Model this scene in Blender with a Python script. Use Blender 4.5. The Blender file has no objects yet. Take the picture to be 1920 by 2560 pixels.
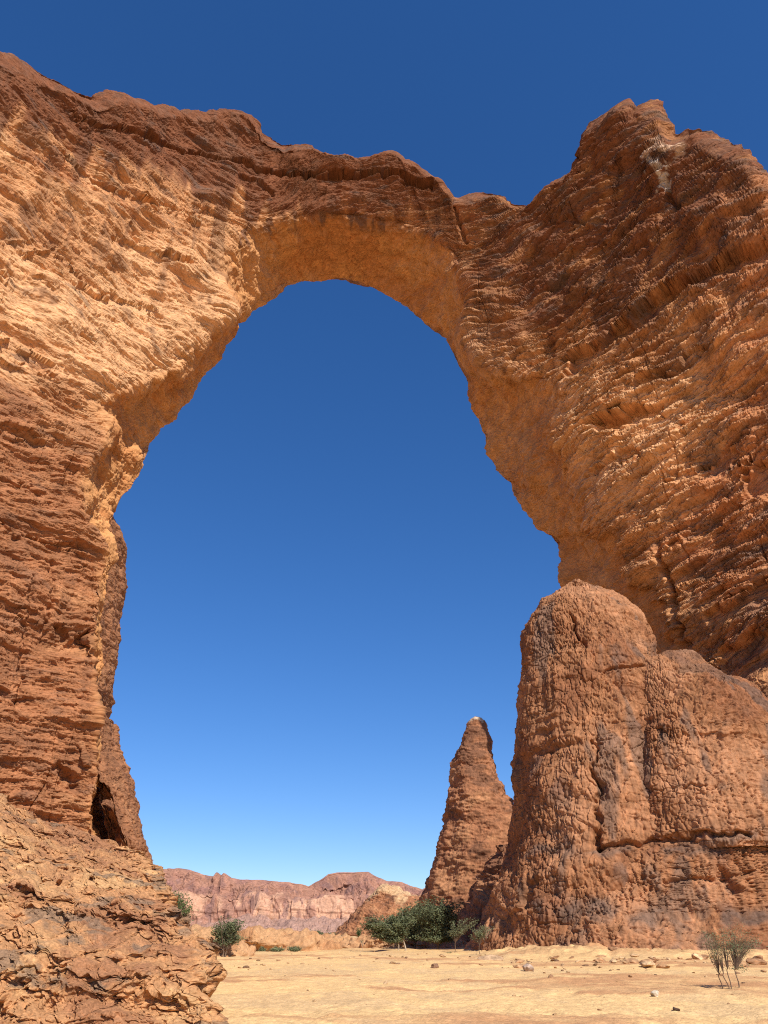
import bpy, math, random
import numpy as np
from concurrent.futures import ThreadPoolExecutor

RES = 1.2            # mesh density factor
scene = bpy.context.scene
COL = scene.collection

# ------------------------------------------------------------------ camera
F_PX, PITCH, EYE = 1923.0, math.radians(28.64), 1.7      # focal length in photo pixels (1920 x 2560)
CP, SP = math.cos(PITCH), math.sin(PITCH)
cam_data = bpy.data.cameras.new("camera")
cam = bpy.data.objects.new("camera", cam_data)
COL.objects.link(cam)
cam.location = (0, 0, EYE)
cam.rotation_euler = (math.radians(90) + PITCH, 0, 0)
cam_data.sensor_fit = 'VERTICAL'
cam_data.angle = 2 * math.atan(1280 / F_PX)
cam_data.clip_start = 0.1
cam_data.clip_end = 20000
scene.camera = cam

# ------------------------------------------------------------------ sky, sun, exposure
SUN_AZ = math.radians(28)      # to the right of straight behind the camera
SUN_EL = math.radians(42)
to_sun = (math.sin(SUN_AZ) * math.cos(SUN_EL), -math.cos(SUN_AZ) * math.cos(SUN_EL), math.sin(SUN_EL))
world = bpy.data.worlds.new("World")
scene.world = world
world.use_nodes = True
wn = world.node_tree
wn.nodes.clear()
w_out = wn.nodes.new("ShaderNodeOutputWorld")
w_bg = wn.nodes.new("ShaderNodeBackground")
w_sky = wn.nodes.new("ShaderNodeTexSky")
w_sky.sky_type = 'NISHITA'
w_sky.sun_disc = False
w_sky.sun_elevation = SUN_EL
w_sky.sun_rotation = math.atan2(to_sun[0], to_sun[1])
w_sky.altitude = 1800
w_sky.air_density = 1.0
w_sky.dust_density = 0.0
w_sky.ozone_density = 8.0
w_bg.inputs['Strength'].default_value = 0.10
w_hs = wn.nodes.new("ShaderNodeHueSaturation")
w_hs.inputs['Hue'].default_value = .511
w_hs.inputs['Saturation'].default_value = 1.18
w_hs.inputs['Value'].default_value = 1.76
wn.links.new(w_sky.outputs[0], w_hs.inputs['Color'])
w_gm = wn.nodes.new("ShaderNodeGamma")
w_gm.inputs['Gamma'].default_value = .82
wn.links.new(w_hs.outputs[0], w_gm.inputs['Color'])
wn.links.new(w_gm.outputs[0], w_bg.inputs[0])
wn.links.new(w_bg.outputs[0], w_out.inputs[0])
sun_data = bpy.data.lights.new("sun", 'SUN')
sun = bpy.data.objects.new("sun", sun_data)
COL.objects.link(sun)
sun_data.energy = 5.0
sun_data.angle = math.radians(0.53)
sun_data.color = (1.0, 0.94, 0.85)
sun.rotation_euler = (math.radians(90) - SUN_EL, 0, SUN_AZ)
scene.view_settings.view_transform = 'Standard'
scene.view_settings.look = 'None'
scene.view_settings.exposure = 0.24
scene.view_settings.gamma = 1.0
scene.cycles.use_denoising = False
scene.cycles.filter_width = 1.1
scene.cycles.max_bounces = 6
scene.cycles.diffuse_bounces = 4

# ------------------------------------------------------------------ numeric helpers
POOL = ThreadPoolExecutor(4)


def ray(px, py):
    px = np.asarray(px, float)
    up = 1280.0 - np.asarray(py, float)
    return px - 960.0, F_PX * CP - up * SP, F_PX * SP + up * CP


def at_depth(px, py, Y):
    rx, ry, rz = ray(px, py)
    t = Y / ry
    return np.stack([rx * t, ry * t, EYE + rz * t], -1)


def project(P):
    x, y, z = P[..., 0], P[..., 1], P[..., 2] - EYE
    fw = y * CP + z * SP
    return 960 + F_PX * x / fw, 1280 - F_PX * (z * CP - y * SP) / fw


def make_tile(seed, n=128, k0=4.0, k1=26.0, slope=2.1):
    rng = np.random.default_rng(seed)
    f = np.fft.rfftn(rng.standard_normal((n, n, n)))
    kx = np.fft.fftfreq(n, 1 / n)
    kz = np.fft.rfftfreq(n, 1 / n)
    k = np.sqrt(kx[:, None, None] ** 2 + kx[None, :, None] ** 2 + kz[None, None, :] ** 2)
    amp = np.where((k >= k0 * .7) & (k <= k1), np.maximum(k, 1) ** (-slope), 0)
    t = np.fft.irfftn(f * amp, s=(n, n, n))
    return (t / t.std()).astype(np.float32).ravel()


TILES = [make_tile(11), make_tile(23)]
_rng = np.random.default_rng(5)
ROTS = []
for _i in range(40):
    q, _ = np.linalg.qr(_rng.standard_normal((3, 3)))
    ROTS.append((q.astype(np.float32), (_rng.random(3) * 128).astype(np.float32)))


def _samp(P, sc, seed):
    R, off = ROTS[seed % 40]
    T = TILES[seed % 2]
    Q = (P * sc) @ R.T + off
    I = np.floor(Q).astype(np.int32)
    f = Q - I
    I &= 127
    J = (I + 1) & 127
    x0, y0, z0 = I[:, 0] << 14, I[:, 1] << 7, I[:, 2]
    x1, y1, z1 = J[:, 0] << 14, J[:, 1] << 7, J[:, 2]
    fx, fy, fz = f[:, 0], f[:, 1], f[:, 2]

    def g(a, b):
        u = T[a + b + z0]
        return u + (T[a + b + z1] - u) * fz
    c00, c01, c10, c11 = g(x0, y0), g(x0, y1), g(x1, y0), g(x1, y1)
    c0 = c00 + (c01 - c00) * fy
    c1 = c10 + (c11 - c10) * fy
    return c0 + (c1 - c0) * fx


def samp(P, wl, seed, an=(1, 1, 1)):
    """band of smooth noise, about unit deviation: from wavelength wl down to about wl / 6"""
    shp = P.shape[:-1]
    Q = P.reshape(-1, 3)
    sc = np.array(an, np.float32) * np.float32(32.0 / wl)
    n = len(Q)
    step = 60000
    parts = list(POOL.map(lambda a: _samp(Q[a:a + step], sc, seed), range(0, n, step)))
    return np.concatenate(parts).reshape(shp)


def sstep(a, b, x):
    t = np.clip((x - a) / (b - a), 0, 1)
    return t * t * (3 - 2 * t)


_vr = np.random.default_rng(77)
VJ = _vr.random((64 ** 3, 4)).astype(np.float32)


def _blocks(Q):
    I = np.floor(Q).astype(np.int32)
    f = (Q - I).astype(np.float32)
    f1 = np.full(len(Q), 9., np.float32)
    f2 = np.full(len(Q), 9., np.float32)
    v1 = np.zeros(len(Q), np.float32)
    for a in (-1, 0, 1):
        for b in (-1, 0, 1):
            for c in (-1, 0, 1):
                k = (((I[:, 0] + a) & 63) << 12) + (((I[:, 1] + b) & 63) << 6) + ((I[:, 2] + c) & 63)
                J = VJ[k]
                d = (a + J[:, 0] - f[:, 0]) ** 2 + (b + J[:, 1] - f[:, 1]) ** 2 + (c + J[:, 2] - f[:, 2]) ** 2
                nb_ = d < f1
                f2 = np.where(nb_, f1, np.minimum(f2, d))
                v1 = np.where(nb_, J[:, 3], v1)
                f1 = np.where(nb_, d, f1)
    return np.sqrt(f2) - np.sqrt(f1), v1


def blocks(P, size, seed, an=(1, 1, 1), skew=None):
    """fracture blocks: (distance to the nearest joint in block units, a random number per block)"""
    shp = P.shape[:-1]
    R, off = ROTS[seed % 40]
    c, s_ = math.cos(seed * 1.7), math.sin(seed * 1.7)
    Q = P.reshape(-1, 3)
    Q = np.stack([(Q[:, 0] * c - Q[:, 1] * s_) * an[0], (Q[:, 0] * s_ + Q[:, 1] * c) * an[1], Q[:, 2] * an[2]], 1) / np.float32(size) + off
    step = 40000
    parts = list(POOL.map(lambda a: _blocks(Q[a:a + step]), range(0, len(Q), step)))
    return np.concatenate([p[0] for p in parts]).reshape(shp), np.concatenate([p[1] for p in parts]).reshape(shp)


def terr(v, n, w=.3):
    k = v * n
    f = np.floor(k)
    return (f + sstep(0, w, k - f)) / n


ZS = np.arange(-20, 240, .03)


def make_beds(seed, tmin, tmax, power=1.5, soft=0.0):
    """profile of a stack of beds: each overhangs sharply at its foot and slopes back to its top"""
    rng = np.random.default_rng(seed)
    d = np.zeros_like(ZS)
    z = ZS[0]
    while z < ZS[-1]:
        h = rng.uniform(tmin, tmax)
        p = rng.random() ** power
        m = (ZS >= z) & (ZS < z + h)
        u = (ZS[m] - z) / h
        d[m] = p * (1 - .75 * u ** 1.4) * np.clip(u / .06, 0, 1) ** .6
        z += h
    if soft:
        r = int(soft * 3 / .03)
        k = np.exp(-.5 * (np.arange(-r, r + 1) * .03 / soft) ** 2)
        d = np.convolve(d, k / k.sum(), mode='same')
    return d - d.mean()


def line_dist(X, Z, pts):
    """distance in the X-Z plane to a polyline"""
    m = np.full(X.shape, 1e9, np.float32)
    for (ax, az_), (bx_, bz_) in zip(pts[:-1], pts[1:]):
        ux, uz = bx_ - ax, bz_ - az_
        t = np.clip(((X - ax) * ux + (Z - az_) * uz) / max(ux * ux + uz * uz, 1e-9), 0, 1)
        m = np.minimum(m, np.hypot(X - ax - t * ux, Z - az_ - t * uz))
    return m


def beds(b, lut):
    return np.interp(b, ZS, lut).astype(np.float32)


BED_BIG = make_beds(3, 4, 9, 1.5, .16)
BED_MID = make_beds(7, 1.0, 2.8, 1.5, .09)
BED_THIN = make_beds(9, .45, 1.1, 1.3, .05)
BED_FINE = make_beds(13, .10, .35)


def grid_normals(G, flip=False):
    du = np.gradient(G, axis=0)
    dv = np.gradient(G, axis=1)
    n = np.cross(du, dv)
    n /= np.maximum(np.linalg.norm(n, axis=-1, keepdims=True), 1e-9)
    return -n if flip else n


def blur(A, sig, axis=0):
    if sig <= 0:
        return A
    r = int(sig * 3) + 1
    k = np.exp(-.5 * (np.arange(-r, r + 1) / sig) ** 2)
    k /= k.sum()
    pad = [(0, 0)] * A.ndim
    pad[axis] = (r, r)
    B = np.pad(A, pad, mode='edge')
    out = np.zeros_like(A, dtype=float)
    n = A.shape[axis]
    for i, w in enumerate(k):
        sl = [slice(None)] * A.ndim
        sl[axis] = slice(i, i + n)
        out += w * B[tuple(sl)]
    return out


def make_mesh_object(name, V, F, mat, colors=None, parent=None, smooth=True, rockco=None, grit=None):
    """one mesh object out of vertex and quad/triangle arrays"""
    me = bpy.data.meshes.new(name)
    V = np.asarray(V, np.float32).reshape(-1, 3)
    F = np.asarray(F, np.int32)
    k = F.shape[1]
    me.vertices.add(len(V))
    me.vertices.foreach_set('co', V.ravel())
    me.loops.add(F.size)
    me.loops.foreach_set('vertex_index', F.ravel())
    me.polygons.add(len(F))
    me.polygons.foreach_set('loop_start', np.arange(0, F.size, k, dtype=np.int32))
    me.polygons.foreach_set('use_smooth', np.full(len(F), smooth))
    me.update(calc_edges=True)
    if colors is not None:
        at = me.color_attributes.new('albedo', 'FLOAT_COLOR', 'POINT')
        c = np.ones((len(V), 4), np.float32)
        c[:, :3] = np.asarray(colors, np.float32).reshape(-1, 3)
        if grit is not None:
            c[:, 3] = np.asarray(grit, np.float32).ravel()
        at.data.foreach_set('color', c.ravel())
        rc = me.attributes.new('rockco', 'FLOAT_VECTOR', 'POINT')
        rc.data.foreach_set('vector', np.ascontiguousarray(V if rockco is None else rockco, np.float32).ravel())
    me.materials.append(mat)
    o = bpy.data.objects.new(name, me)
    COL.objects.link(o)
    if parent is not None:
        o.parent = parent
        o.matrix_parent_inverse = parent.matrix_world.inverted()
    return o


def grid_faces(nu, nv, wrap_v=False, flip=False):
    i = np.arange(nu - 1)[:, None]
    j = np.arange(nv if wrap_v else nv - 1)[None, :]
    j2 = (j + 1) % nv
    a, b, c, d = i * nv + j, i * nv + j2, (i + 1) * nv + j2, (i + 1) * nv + j
    F = np.stack([a, b, c, d], -1).reshape(-1, 4)
    return F[:, ::-1] if flip else F


def tag(o, label=None, cat=None, group=None, kind=None):
    if label:
        o['label'] = label
    if cat:
        o['category'] = cat
    if group:
        o['group'] = group
    if kind:
        o['kind'] = kind
    return o


def empty(name, loc, rz=0.0):
    o = bpy.data.objects.new(name, None)
    COL.objects.link(o)
    o.location = loc
    o.rotation_euler.z = rz
    bpy.context.view_layer.update()
    return o


def mix(a, b, m):
    m = np.clip(m, 0, 1)[..., None]
    return a * (1 - m) + np.asarray(b) * m


# ------------------------------------------------------------------ materials
def rock_material(name, bump_scale, bump_dist, tint_var=.25, fine=.55, stretch=(1, 1, 3.2), flake=0.0, flake_scale=.5):
    m = bpy.data.materials.new(name)
    m.use_nodes = True
    nt = m.node_tree
    N, L = nt.nodes, nt.links
    bsdf = N['Principled BSDF']
    bsdf.inputs['Roughness'].default_value = .92
    bsdf.inputs['Specular IOR Level'].default_value = .15
    at = N.new('ShaderNodeAttribute')
    at.attribute_name = 'albedo'
    tc = N.new('ShaderNodeNewGeometry')
    n1 = N.new('ShaderNodeTexNoise')
    n1.inputs['Scale'].default_value = bump_scale
    n1.inputs['Detail'].default_value = 2.5
    n1.inputs['Roughness'].default_value = .55
    n2 = N.new('ShaderNodeTexNoise')
    n2.inputs['Scale'].default_value = bump_scale * .3
    n2.inputs['Detail'].default_value = 5
    mp = N.new('ShaderNodeMapping')
    mp.inputs['Scale'].default_value = stretch
    rc = N.new('ShaderNodeAttribute')
    rc.attribute_name = 'rockco'
    L.new(rc.outputs['Vector'], mp.inputs['Vector'])
    L.new(mp.outputs[0], n1.inputs['Vector'])
    L.new(tc.outputs['Position'], n2.inputs['Vector'])
    mr = N.new('ShaderNodeMapRange')
    mr.inputs[1].default_value = .3
    mr.inputs[2].default_value = .7
    mr.inputs[3].default_value = 1 - tint_var
    mr.inputs[4].default_value = 1 + tint_var
    L.new(n1.outputs[0], mr.inputs[0])
    mr2 = N.new('ShaderNodeMapRange')
    mr2.inputs[1].default_value = .3
    mr2.inputs[2].default_value = .7
    mr2.inputs[3].default_value = 1 - tint_var * .8
    mr2.inputs[4].default_value = 1 + tint_var * .8
    L.new(n2.outputs[0], mr2.inputs[0])
    mu = N.new('ShaderNodeMath')
    mu.operation = 'MULTIPLY'
    L.new(mr.outputs[0], mu.inputs[0])
    L.new(mr2.outputs[0], mu.inputs[1])
    sc = N.new('ShaderNodeVectorMath')
    sc.operation = 'SCALE'
    L.new(at.outputs['Color'], sc.inputs[0])
    L.new(mu.outputs[0], sc.inputs['Scale'])
    L.new(sc.outputs[0], bsdf.inputs['Base Color'])
    bp = N.new('ShaderNodeBump')
    al = N.new('ShaderNodeMath')
    al.operation = 'MULTIPLY'
    al.inputs[1].default_value = fine
    L.new(at.outputs['Alpha'], al.inputs[0])
    L.new(al.outputs[0], bp.inputs['Strength'])
    bp.inputs['Distance'].default_value = bump_dist
    L.new(n1.outputs[0], bp.inputs['Height'])
    if flake:
        # broken flakes along the bedding: sharp terraces in a stretched noise
        n3 = N.new('ShaderNodeTexNoise')
        n3.inputs['Scale'].default_value = flake_scale
        n3.inputs['Detail'].default_value = 2.5
        n3.inputs['Roughness'].default_value = .6
        L.new(mp.outputs[0], n3.inputs['Vector'])
        m1 = N.new('ShaderNodeMath')
        m1.operation = 'MULTIPLY'
        m1.inputs[1].default_value = 9.0
        L.new(n3.outputs[0], m1.inputs[0])
        m2 = N.new('ShaderNodeMath')
        m2.operation = 'FRACT'
        L.new(m1.outputs[0], m2.inputs[0])
        bp2 = N.new('ShaderNodeBump')
        L.new(at.outputs['Alpha'], bp2.inputs['Strength'])
        bp2.inputs['Distance'].default_value = flake
        L.new(m2.outputs[0], bp2.inputs['Height'])
        L.new(bp2.outputs[0], bp.inputs['Normal'])
    L.new(bp.outputs[0], bsdf.inputs['Normal'])
    return m


def plain_material(name, rgb, rough=.8, var=.3, scale=4.0, trans=0.0):
    m = bpy.data.materials.new(name)
    m.use_nodes = True
    nt = m.node_tree
    N, L = nt.nodes, nt.links
    bsdf = N['Principled BSDF']
    bsdf.inputs['Roughness'].default_value = rough
    bsdf.inputs['Specular IOR Level'].default_value = .2
    tc = N.new('ShaderNodeNewGeometry')
    n1 = N.new('ShaderNodeTexNoise')
    n1.inputs['Scale'].default_value = scale
    n1.inputs['Detail'].default_value = 4
    L.new(tc.outputs['Position'], n1.inputs['Vector'])
    mr = N.new('ShaderNodeMapRange')
    mr.inputs[1].default_value = .3
    mr.inputs[2].default_value = .7
    mr.inputs[3].default_value = 1 - var
    mr.inputs[4].default_value = 1 + var
    L.new(n1.outputs[0], mr.inputs[0])
    sc = N.new('ShaderNodeVectorMath')
    sc.operation = 'SCALE'
    sc.inputs[0].default_value = rgb
    L.new(mr.outputs[0], sc.inputs['Scale'])
    L.new(sc.outputs[0], bsdf.inputs['Base Color'])
    if trans > 0:
        tr = N.new('ShaderNodeBsdfTranslucent')
        L.new(sc.outputs[0], tr.inputs['Color'])
        mx = N.new('ShaderNodeMixShader')
        mx.inputs[0].default_value = trans
        L.new(bsdf.outputs[0], mx.inputs[1])
        L.new(tr.outputs[0], mx.inputs[2])
        L.new(mx.outputs[0], N['Material Output'].inputs['Surface'])
    return m


M_ARCH = rock_material('arch_sandstone', 1.6, .18, .22, .7, (1, 1, 3.6), .09, .36)
M_TOWER = rock_material('tower_sandstone', 3.0, .09, .25, .6, (1, 1, .45), .05, .8)
M_LEDGE = rock_material('ledge_sandstone', 14.0, .03, .25, .6, (1, 1, 2.0), .012, 2.5)
M_CLIFF = rock_material('cliff_sandstone', .25, .9)
M_SAND = rock_material('sand_material', 14.0, .045, .17, .6, (1, 1, 1))
M_STONE = rock_material('stone_material', 12.0, .03)

PALE = np.array([.63, .348, .170])
BUFF = np.array([.51, .248, .110])
TAN = np.array([.40, .168, .072])
RED = np.array([.195, .074, .034])
BROWN = np.array([.17, .080, .045])
GREY = np.array([.115, .085, .068])

# ------------------------------------------------------------------ the arch
# plan curve of the wall face: depth as a function of X
_px = np.linspace(-160, 120, 1401)
_py = np.interp(_px, [-160, -62, -41, -30, -15, 0, 12, 20, 28, 45, 60, 120],
                [-32, 73.5, 96.5, 102, 105, 106, 105, 102, 97.5, 83.5, 71, 22])
_py = blur(_py, 16)


def wall_depth(X):
    return np.interp(X, _px, _py)


def lean(X, Z):
    # the right-hand wall hangs over: its foot stands further back than its shoulder
    r = sstep(12, 30, X)
    return r * .10 * np.clip(70 - Z, -10, 70) + (1 - r) * .0


def hit_wall(px, py):
    rx, ry, rz = ray(px, py)
    lo = np.full(np.shape(rx), 5.0)
    hi = np.full(np.shape(rx), 150.0)
    for _ in range(36):
        Y = .5 * (lo + hi)
        t = Y / ry
        g = Y - wall_depth(rx * t) - lean(rx * t, EYE + rz * t)
        lo = np.where(g < 0, Y, lo)
        hi = np.where(g < 0, hi, Y)
    t = .5 * (lo + hi) / ry
    return np.stack([rx * t, ry * t, EYE + rz * t], -1)


# stations: crease between face and soffit (C), far edge of the soffit against the sky (B)
CB = [
    (262, 2350, 270, 2350), (245, 2084, 252, 2084), (228, 2038, 238, 2038), (230, 1995, 240, 1995), (241, 1953, 250, 1953),
    (238, 1850, 248, 1850), (235, 1742, 245, 1742), (237, 1638, 248, 1638), (253, 1533, 262, 1533), (258, 1470, 266, 1470),
    (274, 1419, 281, 1419), (279, 1398, 287, 1398), (268, 1360, 280, 1360), (230, 1322, 270, 1325), (219, 1300, 279, 1290),
    (221, 1267, 288, 1266), (217, 1225, 304, 1235), (204, 1187, 338, 1203), (228, 1149, 362, 1162), (253, 1124, 376, 1136),
    (283, 1077, 380, 1096), (262, 1042, 400, 1070), (242, 1014, 430, 1047), (275, 1000, 452, 1024), (315, 990, 474, 1000),
    (360, 978, 484, 980), (405, 966, 490, 966), (450, 948, 505, 946), (500, 908, 523, 919), (555, 852, 555, 884),
    (594, 790, 600, 815), (578, 752, 640, 774), (550, 700, 668, 759), (566, 640, 694, 741), (610, 590, 712, 724), (665, 558, 729, 709),
    (729, 541, 746, 703), (790, 533, 799, 700), (868, 540, 856, 697), (940, 540, 903, 709), (1010, 560, 960, 732),
    (1076, 580, 1000, 753), (1112, 612, 1024, 767), (1148, 663, 1052, 788), (1176, 717, 1076, 808), (1190, 765, 1098, 830),
    (1165, 805, 1116, 848), (1152, 845, 1131, 880), (1158, 885, 1142, 912), (1185, 925, 1163, 945), (1250, 955, 1170, 970), (1340, 972, 1174, 993),
    (1385, 1000, 1184, 1025), (1385, 1045, 1195, 1060), (1389, 1084, 1204, 1087), (1405, 1140, 1215, 1126), (1423, 1190, 1233, 1163), (1432, 1253, 1252, 1197),
    (1490, 1321, 1271, 1208), (1525, 1345, 1276, 1232), (1545, 1370, 1304, 1272), (1560, 1400, 1345, 1318), (1570, 1425, 1391, 1359),
    (1583, 1464, 1400, 1400), (1615, 1495, 1406, 1440), (1650, 1522, 1408, 1475), (1700, 1600, 1412, 1560), (1760, 1700, 1420, 1680), (1830, 1830, 1430, 1820),
    (1900, 2000, 1440, 2000), (1960, 2200, 1440, 2200), (1980, 2330, 1440, 2330)]
CB = np.array(CB, float)
# outer rim: off the frame on the left, the skyline, off the frame on the right; first column = station index
SKY = [(0, 132), (35, 142), (75, 165), (139, 194), (190, 222), (220, 234), (260, 236), (324, 249), (376, 266), (451, 278), (518, 289), (530, 278),
       (556, 271), (590, 273), (625, 292), (642, 307), (660, 330), (706, 356), (715, 352), (770, 360), (816, 382), (856, 385), (880, 400),
       (903, 399), (960, 397), (983, 402), (1000, 420), (1018, 419), (1053, 436), (1076, 446), (1105, 469), (1134, 496), (1145, 496),
       (1191, 481), (1232, 479), (1255, 486), (1284, 506), (1319, 510), (1330, 501), (1353, 484), (1388, 443), (1400, 443), (1434, 426),
       (1452, 394), (1464, 376), (1459, 359), (1459, 333), (1472, 307), (1510, 284), (1544, 261), (1562, 249), (1578, 247), (1586, 264), (1588, 274), (1592, 268), (1604, 260), (1625, 254), (1650, 256), (1656, 268), (1660, 284), (1674, 304), (1680, 330),
       (1692, 336), (1718, 319), (1730, 320), (1753, 314), (1767, 324), (1799, 339), (1816, 352), (1851, 359), (1886, 391), (1920, 431)]
SKY = np.array(SKY, float)
sk_len = np.r_[0, np.cumsum(np.hypot(*np.diff(SKY, axis=0).T))]
_ia = int(np.argmin(np.hypot(SKY[:, 0] - 1400, SKY[:, 1] - 443)))
_ib = int(np.argmin(np.hypot(SKY[:, 0] - 1459, SKY[:, 1] - 359)))
sk_st = np.interp(sk_len, [0, sk_len[_ia], sk_len[_ib], sk_len[-1]], [30.0, 46.5, 51.5, 55.5])
O_KNOT = [(0, -480, 2350), (1, -480, 2060), (7, -480, 1600), (14, -480, 1150), (20, -480, 760), (24, -470, 350), (27, -430, 40), (28.5, -300, 20), (29.5, -120, 80)]
O_KNOT += [(s, x, y) for s, (x, y) in zip(sk_st, SKY)]
O_KNOT += [(56.3, 2000, 620), (57.3, 2040, 800), (58.8, 2060, 1050), (61.5, 2070, 1300), (65, 2080, 1500), (68, 2090, 1750), (71, 2110, 2330)]
O_KNOT = np.array(O_KNOT, float)

NT = int(1900 * RES)
st = np.linspace(0, len(CB) - 1, NT * 4)
k_ = np.arange(len(CB))
cx, cy, bx, by = [np.interp(st, k_, CB[:, i]) for i in range(4)]
ox, oy = [np.interp(st, O_KNOT[:, 0], O_KNOT[:, i]) for i in (1, 2)]
mx_, my_ = .6 * cx + .4 * ox, .6 * cy + .4 * oy
vis = np.where((my_ > -50) & (mx_ > -80) & (mx_ < 1980), 1.0, .35)
ln = np.r_[0, np.cumsum(np.hypot(np.diff(mx_), np.diff(my_)) * vis[1:] + .25 * np.hypot(np.diff(cx), np.diff(cy)) + .2 * np.hypot(np.diff(ox), np.diff(oy)))]
st = np.interp(np.linspace(0, ln[-1], NT), ln, st)
cx, cy, bx, by = [blur(np.interp(st, k_, CB[:, i]), 3.0 * RES) for i in range(4)]
ox, oy = [blur(np.interp(st, O_KNOT[:, 0], O_KNOT[:, i]), 1.2 * RES) for i in (1, 2)]

NS, NF, NTOP, NBK = int(150 * RES), int(560 * RES), int(36 * RES), int(60 * RES)
THICK = 15.0
Bp = None
C3 = hit_wall(cx, cy)
# back edge: intersect the ray with the wall curve set back by the thickness
rx, ry, rz = ray(bx, by)
lo, hi = np.full(NT, 20.0), np.full(NT, 190.0)
th = THICK * np.interp(st, [0, 12, 16, 48, 60, 71], [.7, .7, 1, 1, 1, 1.2])
for _ in range(36):
    Y = .5 * (lo + hi)
    g = Y - wall_depth(rx * Y / ry) - .3 * lean(rx * Y / ry, EYE + rz * Y / ry) - th
    lo = np.where(g < 0, Y, lo)
    hi = np.where(g < 0, hi, Y)
B3 = np.stack([rx * lo / ry, lo, EYE + rz * lo / ry], -1)
for ax in range(3):
    C3[:, ax] = blur(C3[:, ax], 2)
    B3[:, ax] = blur(B3[:, ax], 2)
fs = np.linspace(0, 1, NF)
fpx = cx[:, None] * (1 - fs) + ox[:, None] * fs
fpy = cy[:, None] * (1 - fs) + oy[:, None] * fs
face = hit_wall(fpx, fpy)
# the rim rounds back
roll = sstep(.93, 1.0, fs) ** 2 * 3.0
t_r = roll[None, :] / np.maximum(face[..., 1], 1)
face = face + (face - np.array([0, 0, EYE])) * t_r[..., None]
ss = np.linspace(0, 1, NS, endpoint=False)
hc = np.array([-4.0, 110.0, 55.0])
mid = .5 * (B3 + C3)
outw = mid - hc
outw[:, 1] = 0
outw /= np.linalg.norm(outw, axis=1, keepdims=True)
soff = B3[:, None, :] * (1 - ss)[None, :, None] + C3[:, None, :] * ss[None, :, None]
wid = np.linalg.norm(B3 - C3, axis=1)
soff = soff + outw[:, None, :] * (np.sin(np.pi * ss)[None, :, None] * np.minimum(.10 * wid, 1.8)[:, None, None])
O3 = face[:, -1]
away = np.stack([O3[:, 0] * .12, O3[:, 1] * .16 + 4, np.full(NT, 0.0)], -1)
tp = np.linspace(0, 1, NTOP + 1)[1:]
top = O3[:, None, :] + away[:, None, :] * tp[None, :, None]
top[..., 2] -= (tp ** 2 * 4)[None, :]
bk = np.linspace(0, 1, NBK + 2)[1:-1]
back = top[:, -1][:, None, :] * (1 - bk)[None, :, None] + B3[:, None, :] * bk[None, :, None]
back[..., 1] += np.sin(np.pi * bk)[None, :] * 4
G = np.concatenate([soff, face, top, back], 1)
NV = G.shape[1]
# soften the crease a little
sm = blur(G, 3.0 * RES, axis=1)
ii = np.arange(NV)
wgt = np.exp(-.5 * ((ii - NS) / (10 * RES)) ** 2)
G = G * (1 - wgt[None, :, None]) + sm * wgt[None, :, None]
# along most of the opening the face rolls into the soffit instead of meeting it at an edge
rollw = np.interp(st, [0, 14, 20, 24, 30, 34, 40, 44, 71], [0, 0, .3, 1, 1, 1, .85, 1, 1])
sm2 = blur(G, 34 * RES, axis=1)
wg2 = np.exp(-.5 * ((ii - NS) / (70 * RES)) ** 2)[None, :] * rollw[:, None]
wg2[:, :int(12 * RES)] = 0
wg2[:, NS + NF - 60:] = 0
G = G * (1 - wg2[..., None]) + sm2 * wg2[..., None]
nrm = grid_normals(blur(blur(G, 3, 0), 3, 1))
if (nrm[NT // 2, NS + NF // 2] * np.array([0, -1, 0])).sum() < 0:
    nrm = -nrm
P = G.astype(np.float32)
is_soff = np.zeros(NV)
is_soff[:NS] = 1
m_soff = blur(is_soff[None, :], 14 * RES, 1)[0]
m_soff[NS + NF:] = 0
M_S = np.clip(m_soff[None, :] + .22 * samp(P, 6, 33) * np.exp(-((ii - NS) / (30 * RES)) ** 2)[None, :], 0, 1)
M_S[:, NS + NF:] = 0
rough = 1 - .86 * M_S

X, Yw, Z = P[..., 0], P[..., 1], P[..., 2]
right = sstep(8, 26, X)
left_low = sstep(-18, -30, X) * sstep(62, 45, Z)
DIP_R = .42
warp = 1.0 * samp(P, 60, 0) + .12 * samp(P, 9, 1)
dip = sstep(-10, -28, X) * sstep(50, 85, Z) * .42 * (X + 48) - sstep(14, 24, X) * DIP_R * (X - 26)
b = Z + warp + dip
Pb = P.copy()
Pb[..., 2] = b                                   # noise laid along the dipping beds
mod_a = np.clip(.55 + .55 * samp(P, 22, 2, (1, 1, .5)), 0, 1.6)
mod_b = np.clip(.45 + .6 * samp(P, 12, 3, (1, 1, .6)), 0, 1.8)
mod_c = np.clip(.75 + .35 * samp(Pb, 9, 27, (1, 1, 1.6)), .2, 1.5)
d = .9 * samp(P, 34, 4) + .30 * samp(Pb, 17, 5, (1, 1, 2.6))
smoothz = sstep(.25, .95, samp(Pb, 26, 32, (1, 1, 1.8)))          # broad clean faces
rag = 1 - .75 * smoothz
d += (.34 + .5 * right) * mod_a * beds(b, BED_BIG)
d += (.22 + .26 * right) * mod_b * rag * beds(b + .14 * samp(Pb, 8, 6, (1, 1, 1.5)), BED_MID)
d += (.19 + .06 * right) * mod_c * (.45 + .55 * rag) * beds(b + .05 * samp(Pb, 5, 8, (1, 1, 1.5)), BED_THIN)
d += (.10 - .04 * right) * mod_c * beds(b + .04 * samp(Pb, 2.0, 28, (1, 1, 1.5)), BED_FINE)
d += (.26 + .2 * right) * terr(samp(Pb, 16, 9, (1, 1, 4.5)), 1.8, .22)
d += (.08 + .10 * right) * rag * terr(samp(Pb, 4.6, 10, (1, 1, 3.6)), 1.6, .3)
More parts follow.
